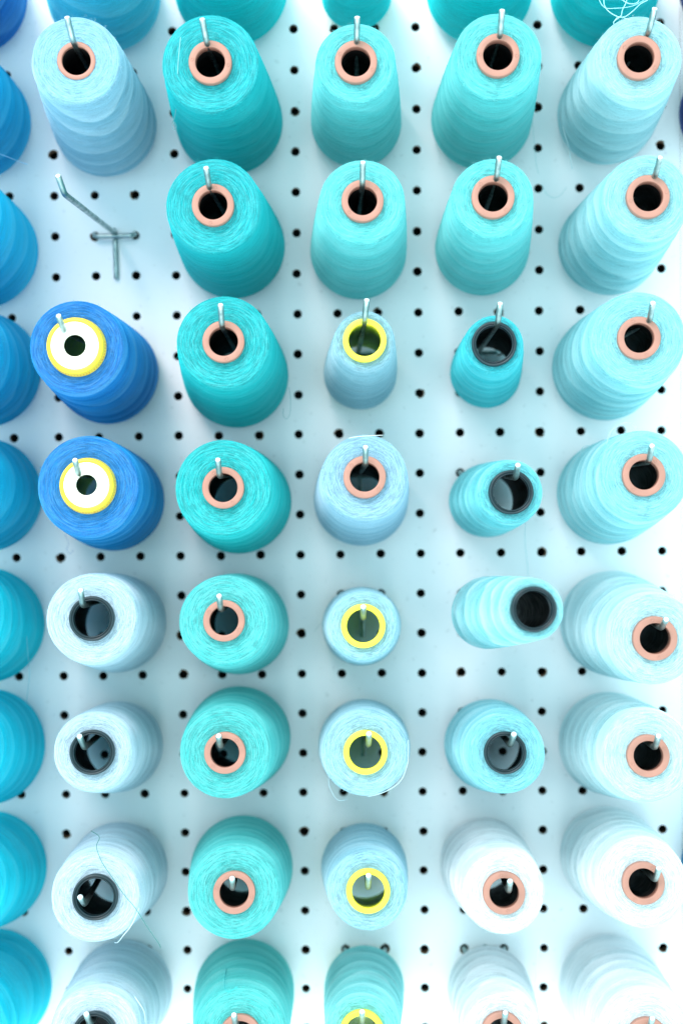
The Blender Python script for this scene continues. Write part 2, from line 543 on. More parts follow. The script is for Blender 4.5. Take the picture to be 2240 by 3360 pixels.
# id, point between the two holes, bend of the rod, tip of the rod
HOOKS = [
    ('A0', [-193.7, -4.0, 25.4], [-185.2, -150.0, 25.3], [-185.2, -159.5, 35.3]),
    ('A1', [-193.7, -4.0, -50.8], [-185.0, -150.0, -49.6], [-185.0, -159.5, -39.6]),
    ('A2', [-193.7, -4.0, -127.0], [-183.0, -150.0, -121.6], [-183.0, -159.5, -111.6]),
    ('A3', [-193.7, -4.0, -203.2], [-182.9, -150.0, -199.9], [-182.9, -159.5, -189.9]),
    ('A4', [-193.7, -4.0, -279.4], [-183.3, -150.0, -273.0], [-183.3, -159.5, -263.0]),
    ('A5', [-193.7, -4.0, -355.6], [-184.4, -150.0, -342.7], [-184.4, -159.5, -332.7]),
    ('A6', [-193.7, -4.0, -431.8], [-185.3, -150.0, -416.5], [-185.3, -159.5, -406.5]),
    ('A7', [-193.7, -4.0, -508.0], [-186.1, -150.0, -494.3], [-186.1, -159.5, -484.3]),
    ('A8', [-193.7, -4.0, -584.2], [-185.0, -150.0, -570.7], [-185.0, -159.5, -560.7]),
    ('B0', [-114.3, -4.0, 25.4], [-106.5, -150.0, 25.0], [-106.5, -159.5, 35.0]),
    ('B1', [-114.3, -4.0, -50.8], [-108.5, -150.0, -49.5], [-109.6, -159.5, -39.6]),
    ('B2', [-114.3, -4.0, -127.0], [-114.6, -150.0, -128.7], [-115.9, -159.5, -120.8]),
    ('B3', [-114.3, -4.0, -203.2], [-116.0, -150.0, -201.2], [-117.0, -159.5, -193.2]),
    ('B4', [-114.3, -4.0, -279.4], [-109.8, -150.0, -276.8], [-109.8, -159.5, -268.5]),
    ('B5', [-114.3, -4.0, -355.6], [-109.0, -150.0, -346.0], [-108.1, -159.5, -336.8]),
    ('B6', [-114.3, -4.0, -431.8], [-109.5, -150.0, -422.2], [-110.2, -159.5, -414.0]),
    ('B7', [-114.3, -4.0, -508.0], [-111.1, -150.0, -506.7], [-111.4, -159.5, -499.8]),
    ('B8', [-114.3, -4.0, -584.2], [-109.3, -150.0, -572.5], [-109.3, -159.5, -562.5]),
    ('C0', [-38.1, -4.0, 25.4], [-34.9, -150.0, 24.8], [-34.9, -159.5, 34.8]),
    ('C1', [-38.1, -4.0, -50.8], [-38.4, -150.0, -51.4], [-39.7, -159.5, -41.7]),
    ('C2', [-38.1, -4.0, -127.0], [-38.4, -150.0, -126.0], [-38.8, -159.5, -117.9]),
    ('C3', [-38.1, -4.0, -203.2], [-32.7, -150.0, -198.9], [-32.4, -159.5, -188.7]),
    ('C4', [-38.1, -4.0, -279.4], [-35.2, -150.0, -277.9], [-35.0, -159.5, -269.2]),
    ('C5', [-38.1, -4.0, -355.6], [-35.6, -150.0, -349.1], [-35.4, -159.5, -340.5]),
    ('C6', [-38.1, -4.0, -431.8], [-36.9, -150.0, -422.3], [-36.8, -159.5, -414.4]),
    ('C7', [-38.1, -4.0, -508.0], [-31.6, -150.0, -498.8], [-30.8, -159.5, -490.3]),
    ('C8', [-38.1, -4.0, -584.2], [-30.9, -150.0, -573.4], [-30.9, -159.5, -563.4]),
    ('D0', [38.1, -4.0, 25.4], [40.7, -150.0, 19.0], [40.7, -159.5, 29.0]),
    ('D1', [38.1, -4.0, -50.8], [39.9, -150.0, -51.6], [40.3, -159.5, -42.2]),
    ('D2', [38.1, -4.0, -127.0], [42.0, -150.0, -126.0], [42.4, -159.5, -116.3]),
    ('D3', [38.1, -4.0, -203.2], [42.3, -150.0, -197.6], [43.6, -159.5, -187.3]),
    ('D4', [38.1, -4.0, -279.4], [42.0, -150.0, -272.6], [42.1, -159.5, -263.5]),
    ('D5', [38.1, -4.0, -355.6], [39.9, -150.0, -354.2], [40.0, -159.5, -347.0]),
    ('D6', [38.1, -4.0, -431.8], [41.9, -150.0, -422.1], [42.2, -159.5, -413.9]),
    ('D7', [38.1, -4.0, -508.0], [40.8, -150.0, -498.8], [41.1, -159.5, -489.2]),
    ('D8', [38.1, -4.0, -584.2], [36.9, -150.0, -572.0], [36.9, -159.5, -562.0]),
    ('E0', [114.3, -4.0, 25.4], [112.1, -150.0, 22.2], [112.1, -159.5, 32.2]),
    ('E1', [114.3, -4.0, -50.8], [114.5, -150.0, -49.9], [114.8, -159.5, -39.9]),
    ('E2', [114.3, -4.0, -127.0], [112.1, -150.0, -123.7], [112.7, -159.5, -114.9]),
    ('E3', [114.3, -4.0, -203.2], [112.2, -150.0, -199.7], [112.6, -159.5, -190.0]),
    ('E4', [114.3, -4.0, -279.4], [121.0, -150.0, -280.7], [121.2, -159.5, -273.8]),
    ('E5', [114.3, -4.0, -355.6], [113.3, -150.0, -355.1], [113.3, -159.5, -345.1]),
    ('E6', [114.3, -4.0, -431.8], [117.2, -150.0, -422.7], [118.1, -159.5, -414.8]),
    ('E7', [114.3, -4.0, -508.0], [115.7, -150.0, -501.2], [115.5, -159.5, -492.7]),
    ('E8', [114.3, -4.0, -584.2], [112.5, -150.0, -572.9], [112.5, -159.5, -562.9]),
    ('F0', [190.5, -4.0, 25.4], [185.5, -150.0, 19.7], [185.5, -159.5, 29.7]),
    ('F1', [190.5, -4.0, -50.8], [191.8, -150.0, -49.2], [192.9, -159.5, -40.4]),
    ('F2', [190.5, -4.0, -127.0], [194.9, -150.0, -123.6], [195.5, -159.5, -116.2]),
    ('F3', [190.5, -4.0, -203.2], [191.7, -150.0, -198.9], [191.4, -159.5, -190.7]),
    ('F4', [190.5, -4.0, -279.4], [191.0, -150.0, -273.0], [190.7, -159.5, -264.6]),
    ('F5', [190.5, -4.0, -355.6], [197.1, -150.0, -361.1], [197.8, -159.5, -355.2]),
    ('F6', [190.5, -4.0, -431.8], [193.6, -150.0, -424.7], [193.5, -159.5, -416.4]),
    ('F7', [190.5, -4.0, -508.0], [193.4, -150.0, -495.6], [193.5, -159.5, -486.3]),
    ('F8', [190.5, -4.0, -584.2], [189.8, -150.0, -576.3], [189.8, -159.5, -566.3]),
    ('G0', [266.7, -4.0, 25.4], [262.3, -150.0, 17.2], [262.3, -159.5, 27.2]),
    ('G1', [266.7, -4.0, -50.8], [261.1, -150.0, -53.6], [261.1, -159.5, -43.6]),
    ('G7', [266.7, -4.0, -508.0], [264.4, -150.0, -494.9], [264.4, -159.5, -484.9]),
]
THREADS = [
    ('B7', 'dgreen', 0.22, [[-113.0, -118.0, -475.4], [-107.0, -128.0, -476.4], [-106.2, -140.0, -478.2], [-102.4, -149.0, -481.6], [-100.0, -151.0, -485.1], [-95.0, -151.0, -493.1], [-88.8, -151.0, -501.6], [-83.5, -149.0, -510.1], [-79.1, -142.0, -521.9], [-74.7, -130.0, -535.1], [-73.9, -126.0, -538.9]]),
    ('B7', 'self', 0.28, [[-83.5, -143.0, -510.8], [-83.9, -144.0, -513.8], [-87.1, -145.0, -520.3], [-91.4, -144.0, -525.9], [-95.5, -140.0, -530.8], [-98.1, -136.0, -532.4]]),
    ('D6', 'self', 0.26, [[63.0, -140.0, -421.4], [63.3, -145.0, -428.4], [62.7, -147.0, -433.4], [59.1, -148.0, -441.8], [51.6, -147.0, -447.3], [43.0, -146.0, -450.1], [39.3, -144.0, -450.1], [33.2, -143.0, -448.8]]),
    ('D6', 'self', 0.15, [[19.9, -125.0, -443.8], [20.3, -125.0, -449.4], [23.5, -122.0, -457.4], [27.1, -120.0, -458.6], [29.5, -118.0, -458.6]]),
    ('E4', 'self', 0.16, [[131.9, -100.0, -304.2], [140.0, -20.0, -318.4], [142.0, -4.0, -328.1], [143.0, -4.0, -335.8], [143.5, -4.0, -345.5]]),
    ('C3', 'self', 0.16, [[-2.5, -60.0, -227.2], [-2.1, -55.0, -234.7], [-2.7, -52.0, -242.4], [-4.8, -52.0, -245.2], [-6.7, -55.0, -243.7], [-6.1, -60.0, -239.5]]),
    ('C1', 'self', 0.2, [[-52.4, -147.0, -47.4], [-54.1, -147.0, -62.0], [-57.0, -130.0, -73.6], [-60.9, -110.0, -79.1], [-63.8, -100.0, -81.5], [-63.6, -98.0, -83.7], [-61.9, -98.0, -82.8], [-62.3, -100.0, -80.3], [-63.3, -98.0, -81.8]]),
    ('F0', 'pale', 0.2, [[168.3, -148.0, -30.1], [169.7, -148.0, -35.0], [171.7, -148.0, -38.0], [176.1, -150.0, -41.4], [179.7, -150.0, -41.2], [183.8, -150.0, -38.1], [187.2, -150.0, -35.3], [190.5, -150.0, -33.3], [194.2, -150.0, -30.7]]),
    ('F0', 'pale', 0.2, [[180.6, -150.0, -30.9], [179.3, -151.0, -35.0], [177.7, -151.0, -38.3], [176.8, -151.0, -40.8], [175.0, -151.0, -42.8], [173.8, -150.0, -44.0], [173.7, -149.0, -45.3]]),
    ('F0', 'pale', 0.2, [[176.1, -150.0, -31.3], [178.1, -150.0, -33.1], [180.7, -152.0, -35.4], [184.1, -152.0, -35.6], [186.0, -150.0, -33.3], [186.5, -150.0, -31.0]]),
    ('F0', 'pale', 0.15, [[165.6, -148.0, -30.9], [169.2, -148.0, -35.9], [175.1, -149.0, -37.2], [183.1, -149.0, -35.6], [191.0, -149.0, -32.1]]),
    ('F0', 'pale', 0.2, [[173.5, -149.0, -43.9], [175.2, -150.0, -42.2], [177.4, -150.0, -41.6], [179.7, -150.0, -42.1], [182.1, -149.0, -42.7]]),
    ('F4', 'self', 0.16, [[170.6, -140.0, -263.5], [171.6, -142.0, -258.9], [174.0, -142.0, -255.3], [179.7, -142.0, -252.3], [184.8, -142.0, -253.5], [185.5, -142.0, -256.8]]),
    ('F4', 'self', 0.16, [[165.4, -80.0, -270.3], [165.1, -84.0, -267.3], [166.3, -86.0, -264.4], [169.0, -86.0, -263.7], [171.6, -84.0, -264.4]]),
    ('E8', 'white', 0.28, [[140.6, -80.0, -551.6], [139.5, -80.0, -558.0], [138.7, -80.0, -564.4], [137.9, -80.0, -574.7], [137.0, -80.0, -587.6], [136.7, -80.0, -595.3], [137.4, -80.0, -603.0]]),
    ('F1', 'self', 0.22, [[160.7, -50.0, -74.7], [161.7, -50.0, -78.6], [164.3, -50.0, -87.5], [165.3, -50.0, -93.9], [165.7, -50.0, -99.8]]),
    ('A1', 'self', 0.22, [[-173.6, -70.0, -87.9], [-167.3, -70.0, -90.5], [-158.4, -70.0, -93.9], [-152.9, -70.0, -96.2]]),
    ('A5', 'self', 0.2, [[-162.2, -60.0, -362.3], [-161.3, -60.0, -370.2], [-162.7, -50.0, -384.5], [-163.6, -45.0, -398.5], [-165.8, -40.0, -409.9], [-167.3, -40.0, -418.0]]),
    ('D4', 'white', 0.14, [[33.1, -145.0, -258.7], [37.7, -146.0, -257.8], [44.7, -147.0, -257.5], [50.9, -148.0, -257.1]]),
    ('E1', 'self', 0.14, [[147.0, -20.0, -43.8], [147.5, -10.0, -59.9], [148.7, -8.0, -75.5], [150.5, -6.0, -88.5], [151.5, -6.0, -93.9]]),
    ('E1', 'self', 0.14, [[153.5, -5.0, -100.5], [156.7, -5.0, -105.9], [161.3, -5.0, -108.2], [166.2, -5.0, -106.4], [168.9, -5.0, -102.1]]),
    ('B4', 'self', 0.16, [[-145.3, -20.0, -314.8], [-145.2, -12.0, -320.7], [-147.9, -6.0, -324.9], [-145.7, -6.0, -327.7], [-142.9, -6.0, -324.9]]),
    ('C8', 'dteal', 0.26, [[-51.9, -62.0, -573.5], [-46.6, -72.0, -568.3], [-43.5, -74.0, -567.1], [-42.0, -84.0, -565.5], [-39.7, -122.0, -558.1], [-36.6, -145.0, -554.4], [-34.8, -149.0, -554.8], [-29.9, -149.0, -552.5]]),
    ('D5', 'self', 0.14, [[18.3, -30.0, -370.2], [12.6, -20.0, -372.4], [8.7, -12.0, -377.6]]),
    ('B8', 'self', 0.2, [[-85.8, -144.0, -559.3], [-80.9, -146.0, -565.7], [-80.8, -140.0, -575.3]]),
]
# sRGB colour of the thread as the camera sees the lit front; how strongly the winding is banded; label; short name for the hook
DYE = {
    'A0': ((0.0, 0.14, 0.50), .35), 'A1': ((0.0, 0.31, 0.62), .35), 'A2': ((0.0, 0.40, 0.72), .35), 'A3': ((0.0, 0.32, 0.62), .35),
    'A4': ((0.0, 0.39, 0.64), .3), 'A5': ((0.0, 0.55, 0.68), .35), 'A6': ((0.0, 0.50, 0.68), .3), 'A7': ((0.0, 0.55, 0.70), .3), 'A8': ((0.0, 0.52, 0.68), .3),
    'B0': ((0.04, 0.58, 0.80), .35), 'B1': ((190, 220, 238), .42), 'B3': ((0, 138, 222), .35), 'B4': ((5, 144, 222), .35),
    'B5': ((222, 234, 244), .3), 'B6': ((222, 234, 244), .35), 'B7': ((228, 238, 247), .4), 'B8': ((232, 242, 249), .4),
    'C0': ((0.0, 0.60, 0.64), .1), 'C1': ((0, 200, 206), .1), 'C2': ((0, 200, 206), .1), 'C3': ((0, 200, 204), .1), 'C4': ((30, 206, 208), .15),
    'C5': ((128, 219, 218), .2), 'C6': ((122, 216, 214), .2), 'C7': ((130, 220, 218), .2), 'C8': ((135, 226, 223), .25),
    'D0': ((0.0, 0.62, 0.66), .1), 'D1': ((145, 228, 230), .12), 'D2': ((148, 230, 231), .14), 'D3': ((188, 212, 226), .16),
    'D4': ((195, 217, 236), .2), 'D5': ((200, 226, 238), .25), 'D6': ((202, 226, 238), .3), 'D7': ((198, 225, 238), .3), 'D8': ((172, 234, 234), .4),
    'E0': ((0.0, 0.64, 0.68), .1), 'E1': ((142, 227, 228), .15), 'E2': ((150, 231, 232), .2), 'E3': ((85, 214, 224), .25),
    'E4': ((155, 228, 235), .45), 'E5': ((190, 236, 241), .55), 'E6': ((180, 229, 238), .45), 'E7': ((244, 251, 253), .5), 'E8': ((244, 251, 253), .5),
    'F0': ((0.0, 0.66, 0.70), .2), 'F1': ((205, 236, 242), .4), 'F2': ((195, 235, 241), .45), 'F3': ((188, 234, 240), .45),
    'F4': ((188, 234, 240), .5), 'F5': ((222, 244, 248), .55), 'F6': ((228, 247, 250), .55), 'F7': ((241, 251, 253), .55), 'F8': ((243, 251, 253), .5),
    'G0': ((48, 30, 120), .3), 'G1': ((52, 30, 130), .3), 'G7': ((40, 130, 190), .3),
}
LABELS = {
    'A0': 'dark royal blue cone cut by the top left corner of the picture',
    'A1': 'blue cone on left edge with a loose thread, beside the powder blue cone',
    'A2': 'bright blue cone on left edge, level with the empty steel hook',
    'A3': 'blue cone on left edge beside the higher cone with yellow rim',
    'A4': 'blue cone on left edge beside the lower cone with yellow rim',
    'A5': 'turquoise blue cone on left edge with a thread trailing down, beside highest black-collared cone',
    'A6': 'turquoise blue cone on left edge, fourth of that edge from the bottom corner up less one',
    'A7': 'turquoise blue cone on left edge, next above the one in the bottom left corner',
    'A8': 'turquoise blue cone filling the bottom left corner',
    'B0': 'sky blue cone cut by the top edge, behind the powder blue cone',
    'B1': 'powder blue cone whose pinkish core sits flush, top left of the board',
    'B3': 'royal blue cone with yellow rim and white cap, directly below the empty hook',
    'B4': 'royal blue cone with yellow rim and white cap, above the pale cones with black collars',
    'B5': 'pale ice blue cone with black collar, directly below the royal blue cones',
    'B6': 'smallest pale ice blue cone with black collar, its hook tip crossing the collar',
    'B7': 'pale ice blue cone with a dark green thread lying across its black collared end',
    'B8': 'near white ice blue cone with black collar, cut by the bottom edge',
    'C0': 'dark teal cone cut by the top edge, with no end showing, beside sky blue cone',
    'C1': 'deep teal cone, topmost whole one of the teal column, pinkish collar',
    'C2': 'deep teal cone with salmon collar, just right of the empty hook',
    'C3': 'deep teal cone with a loose thread loop hanging at its lower right side',
    'C4': 'teal cone with salmon collar, between deep teal cone and first pale aqua cone',
    'C5': 'aqua green cone with salmon collar, highest of the three paler whole ones in its column',
    'C6': 'aqua green cone with salmon collar, middle of the three paler whole ones in its column',
    'C7': 'aqua green cone with orange collar, lowest whole one in the teal column',
    'C8': 'aqua green cone with a curly thread on its side, cut by the bottom edge',
    'D0': 'small dark teal cone cut by the top edge, middle of the picture',
    'D1': 'slim mint cone with glossy salmon collar, topmost whole one right of the deep teal ones',
    'D2': 'mint cone with salmon collar standing above the small grey cone with yellow collar',
    'D3': 'small grey blue cone with bright yellow collar under the mint cones',
    'D4': 'powder blue cone with salmon collar and a thread end at its top',
    'D5': 'small pale blue cone seen straight on, with pale yellow collar',
    'D6': 'pale blue cone with yellow collar and a thick loose loop around its front',
    'D7': 'pale blue cone with yellow collar, lowest whole one in the middle column',
    'D8': 'mint cone with yellow collar, cut by the bottom edge',
    'E0': 'teal cone cut by the top edge behind the tall mint cone',
    'E1': 'tall mint cone with salmon collar, just under the top edge on the right',
    'E2': 'mint cone with salmon collar directly above the small cyan cone with black collar',
    'E3': 'small plain cyan cone with black collar, hanging upright under a mint cone',
    'E4': 'small banded cyan cone with black collar, its hook tip over the collar',
    'E5': 'small cyan cone pulled far out to the right, blurred black collar, no hook visible',
    'E6': 'light cyan cone with black collar, a board hole visible through its core',
    'E7': 'white cone with orange collar below the light cyan cone with black collar',
    'E8': 'white cone with orange collar cut by the bottom edge, thread hanging beside it',
    'F0': 'teal cone with tangled pale threads, cut by the top edge on the right',
    'F1': 'pale mint cone with salmon collar under the tangled threads, top right',
    'F2': 'pale mint cone with salmon collar, second whole one down on the right side',
    'F3': 'pale aqua cone with wide front and salmon collar, third whole one down on the right',
    'F4': 'pale aqua cone with thin thread loops curling off its top, right side',
    'F5': 'pale aqua cone drooping low to the right, next to the blurred black collar',
    'F6': 'whitish cone with orange collar directly below the drooping pale cone, right side',
    'F7': 'whitish cone with orange collar, lowest one showing its whole collar on the right',
    'F8': 'whitish cone filling the bottom right corner, collar cut by the bottom edge',
    'G0': 'dark purple cone, only a sliver at the top right corner',
    'G1': 'dark purple cone, a sliver on the right edge beside the top pale mint cone',
    'G7': 'blue cone, a sliver on the lower right edge beside a whitish cone',
}
LABELS['A6'] = 'turquoise blue cone on left edge beside the smallest pale cone with black collar'
LABELS['A7'] = 'turquoise blue cone on left edge beside the cone crossed by green thread'
AX = {}


def dye_albedo(rgb):
    if max(rgb) <= 1.0:
        return rgb
    r, g, b = lin(rgb)
    # exposure of the picture is high: a thread that photographs near white has an albedo near 0.8
    return (min(.86, 0.001 + r * 0.12 + 0.50 * r * r + .27 * r ** 7), min(.86, 0.01 + g * 0.42 + .20 * g * g + .14 * g ** 8),
            min(.87, 0.01 + b * 0.42 + .20 * b * b + .14 * b ** 8))


def build_cone(rec, idx):
    cid, kind, B, T, rb, rt, rc = rec
    B, T = Vector(B), Vector(T)
    ax = T - B
    Lh = ax.length
    root = bpy.data.objects.new('thread_cone', None)
    root.empty_display_size = 0.02
    C.objects.link(root)
    q = ax.normalized().to_track_quat('Z', 'Y') @ Quaternion((0, 0, 1), random.uniform(0, 6.28))
    root.location = B * S
    root.rotation_mode = 'QUATERNION'
    root.rotation_quaternion = q
    tag(root, LABELS[cid], 'thread cone', 'thread cones hung on the pegboard')
    rgb, band = DYE[cid]
    # --- wound thread: real steps and waves left by the cross winding
    r_core_b = min(rc + (9.0 if kind in ('black', 'yellow') else 5.5), rb - 4.5)
    r_in = rc - 1.2
    prof, face, arc = [], [], []

    def add(r, z, f):
        if prof:
            arc.append(arc[-1] + math.hypot(r - prof[-1][0], z - prof[-1][1]))
        else:
            arc.append(0.0)
        prof.append((r, z)); face.append(f)
    add(r_core_b, 1.5, 0)
    add(rb - 3, 0.6, 0)
    add(rb - 1.2, 1.0, 0)
    nz = 74
    for k in range(nz + 1):
        t = k / nz
        z = 2.2 + (Lh - 2.2 - 1.2) * t
        r = rb + (rt - rb) * (z / Lh) + 0.5 * math.sin(math.pi * t)
        add(r, z, 0)
    add(rt - 0.35, Lh - 0.45, .5)
    add(rt - 1.1, Lh - 0.05, 1)
    nf = 10
    for k in range(1, nf + 1):
        t = k / nf
        r = rt - 1.1 + (r_in - rt + 1.1) * t
        add(r, Lh + 0.10 - 0.9 * t ** 2 + rng.normal(0, 0.05), 1)
    ph = rng.uniform(0, 6.28, 6)
    lam = 21.0 + rng.uniform(-3, 5)
    tilt = rng.uniform(1.5, 3.5)

    def wob(r, z, th, k):
        if face[k] > 0.4 or k < 3:
            return r + 0.12 * np.sin(3 * th + ph[0]) + 0.08 * np.sin(7 * th + ph[1])
        zz_ = z + 5.0 * math.sin(z * .055 + ph[5])
        ph_z = (zz_ + tilt * np.sin(th + ph[2]) + 0.3 * np.sin(2 * th + ph[3] + z * .05)) / lam
        saw = (ph_z % 1.0)
        step = np.where(saw < 0.82, saw / 0.82, (1 - saw) / 0.18)
        ph2 = ((z + 5.0 * np.sin(th + ph[4])) / (lam * .47)) % 1.0
        step2 = np.where(ph2 < 0.85, ph2 / 0.85, (1 - ph2) / 0.15)
        return r + band * (1.7 * (step - .5) + 0.45 * (step2 - .5)) + 0.12 * np.sin(3 * th + ph[0]) + 0.05 * np.sin(z * .8 + ph[5])
    n = 96
    v, f = lathe(prof, n, wob=wob)
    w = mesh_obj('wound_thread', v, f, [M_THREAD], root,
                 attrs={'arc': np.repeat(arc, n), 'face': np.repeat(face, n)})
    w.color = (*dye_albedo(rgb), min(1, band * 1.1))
    AX[cid] = (root, B, ax.normalized(), Lh, dye_albedo(rgb))
    # --- short fibres standing off the wound thread, thickest round the front rim
    fv, ff = [], []
    nfz = 260
    for k in range(nfz):
        a = rng.uniform(0, 6.2832)
        if k < nfz * .45:
            r0, z0 = rt + rng.normal(-.3, .4), Lh - abs(rng.normal(0, .8))
        elif k < nfz * .65:
            r0, z0 = rng.uniform(rc + 1, rt), Lh - .1
        else:
            z0 = rng.uniform(3, Lh)
            r0 = rb + (rt - rb) * z0 / Lh + .6
        p = Vector((r0 * math.cos(a), r0 * math.sin(a), z0))
        out = Vector((math.cos(a), math.sin(a), rng.normal(.25, .4)))
        tang = Vector((-math.sin(a), math.cos(a), rng.normal(0, .3))) * rng.normal(0, 1.6)
        ln = rng.uniform(.5, 1.7)
        d = (out + tang).normalized() * ln
        p2 = p + d * .5 + Vector(rng.normal(0, .12, 3))
        p3 = p + d + Vector(rng.normal(0, .25, 3))
        sd = d.cross(Vector((0, 0, 1))).normalized() * .045
        s2 = d.cross(sd).normalized() * .045
        b0 = len(fv)
        for q0, w0 in ((p - d * .2, 1), (p2, .8), (p3, .3)):
            for s_ in (sd, -sd * .5 + s2 * .87, -sd * .5 - s2 * .87):
                fv.append((q0 + s_ * w0) * S)
        for r_ in (0, 3):
            for j in range(3):
                j2 = (j + 1) % 3
                ff.append((b0 + r_ + j, b0 + r_ + j2, b0 + r_ + 3 + j2, b0 + r_ + 3 + j))
    fo = mesh_obj('thread_fuzz', fv, ff, [M_FUZZ], root)
    fo.color = (*dye_albedo(rgb), 1)
    tag(fo, kind='stuff')
    # --- hollow core
    ch = {'sunk': 0.2, 'capped': 7.0}.get(kind, 4.0)           # how far the collar stands proud
    ri = {'salmon': rc * 0.69, 'sunk': rc * 0.75, 'black': rc * 0.80, 'yellow': rc * 0.74, 'capped': rc * .85}[kind]
    wall = 1.3
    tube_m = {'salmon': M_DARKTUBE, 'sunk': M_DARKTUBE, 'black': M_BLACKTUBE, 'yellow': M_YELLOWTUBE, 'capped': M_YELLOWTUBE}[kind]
    zt = Lh + (ch - 1.5)
    ribs = kind == 'black'

    def wob_t(r, z, th, k):
        if ribs and k in (3, 4) or ribs and k == 0:
            return r - 0.5 * (np.cos(10 * th) > 0.75)
        return np.full(th.shape, r)
    rbo = r_core_b
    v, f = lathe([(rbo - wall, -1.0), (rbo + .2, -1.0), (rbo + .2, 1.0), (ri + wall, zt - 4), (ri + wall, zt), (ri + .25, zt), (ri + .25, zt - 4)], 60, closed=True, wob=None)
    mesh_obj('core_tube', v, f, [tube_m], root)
    if kind in ('salmon', 'sunk', 'yellow', 'capped', 'black'):
        colm = {'salmon': M_SALMON, 'sunk': M_SALMON, 'yellow': M_YELLOW, 'capped': M_WARMYELLOW, 'black': M_BLACK}[kind]
        b = 0.55
        zt = Lh + ch
        if kind == 'black':
            pr = [(rc - .6, Lh - 1.5), (rc, Lh - .2), (rc, zt - b), (rc - .25, zt - .15), (rc - b, zt), (rc - 1.1, zt), (rc - 1.35, zt - .9),
                  (ri + .75, zt - .9), (ri + .6, zt - .35), (ri + .25, zt - .35), (ri, zt - .8), (ri, Lh - 3.0), (ri + .3, Lh - 3.2)]
        elif kind == 'capped':
            pr = [(rc + .4, Lh - 1.0), (rc + 1.0, Lh - .2), (rc + .9, Lh + 1.0), (rc + .1, zt - 2.2), (rc + .25, zt - 1.4), (rc, zt - .5), (rc - .5, zt), (ri + .6, zt),
                  (ri + .12, zt - .15), (ri, zt - b), (ri, Lh - 2.6), (ri + .3, Lh - 2.8)]
        else:
            pr = [(rc - .6, Lh - 1.5), (rc, Lh - .2), (rc, zt - b), (rc - .17, zt - .17), (rc - b, zt), (ri + b * .8, zt),
                  (ri + .12, zt - .15), (ri, zt - b), (ri, Lh - 2.6), (ri + .3, Lh - 2.8)]
        v, f = lathe(pr, 64, closed=True)
        col = mesh_obj('collar', v, f, [colm], root)
        if kind == 'salmon':
            # two small raised moulding marks on opposite sides of the ring
            rm = (rc + ri) / 2
            a0 = random.uniform(0, 3.14)
            for s_ in (0, math.pi):
                vv, ff = lathe([(1.0, -0.1), (1.0, .1), (.85, .22), (.62, .22), (.5, .06), (0.02, .03)], 14)
                vv = [(x + rm * math.cos(a0 + s_) * S, y + rm * math.sin(a0 + s_) * S, z + zt * S) for x, y, z in vv]
                mesh_obj('moulding_mark', vv, ff, [colm], col)
        if kind == 'capped':
            rh = rc * .39
            pr = [(ri + .05, Lh - 1), (ri + .05, zt + .1), (ri - .5, zt + .45), (rh + .5, zt + .45), (rh, zt - .1), (rh, zt - 1.6), (rh + .8, zt - 1.8), (ri - .6, zt - 1.8)]
            v, f = lathe(pr, 56, closed=True)
            mesh_obj('end_cap', v, f, [M_WHITECAP], root)
            vv, ff = [], []
            for k in range(26):
                a = 2.2 + k * 0.105 + 0
                wd = random.choice((.35, .5, .7))
                b0 = len(vv)
                for (da, dz) in ((-wd, 0), (wd, 0), (wd, 1), (-wd, 1)):
                    aa = a + da / rc * .8
                    zz = Lh + 1.5 + dz * random.uniform(1.2, 1.8)
                    rz = rc + .9 - .8 * (zz - Lh - 1.0) / (ch - 3.2) + .08
                    vv.append((rz * math.cos(aa) * S, rz * math.sin(aa) * S, zz * S))
                for j in range(4):
                    x, y, z = vv[b0 + j]
                    vv.append((x * .985, y * .985, z))
                ff += [(b0, b0 + 1, b0 + 2, b0 + 3), (b0, b0 + 4, b0 + 5, b0 + 1), (b0 + 2, b0 + 6, b0 + 7, b0 + 3), (b0 + 1, b0 + 5, b0 + 6, b0 + 2), (b0 + 3, b0 + 7, b0 + 4, b0)]
            # turn the printed arc towards the lower right as in the photograph
            want = q.inverted() @ Vector((0.45, 0, -0.9))
            rot = math.atan2(want.y, want.x) - (2.2 + 13 * .105)
            cr_, sr_ = math.cos(rot), math.sin(rot)
            vv = [(x * cr_ - y * sr_, x * sr_ + y * cr_, z) for x, y, z in vv]
            mesh_obj('printed_marks', vv, ff, [M_RED], col, smooth=False)
    return root


for i, rec in enumerate(CONES):
    build_cone(rec, i)

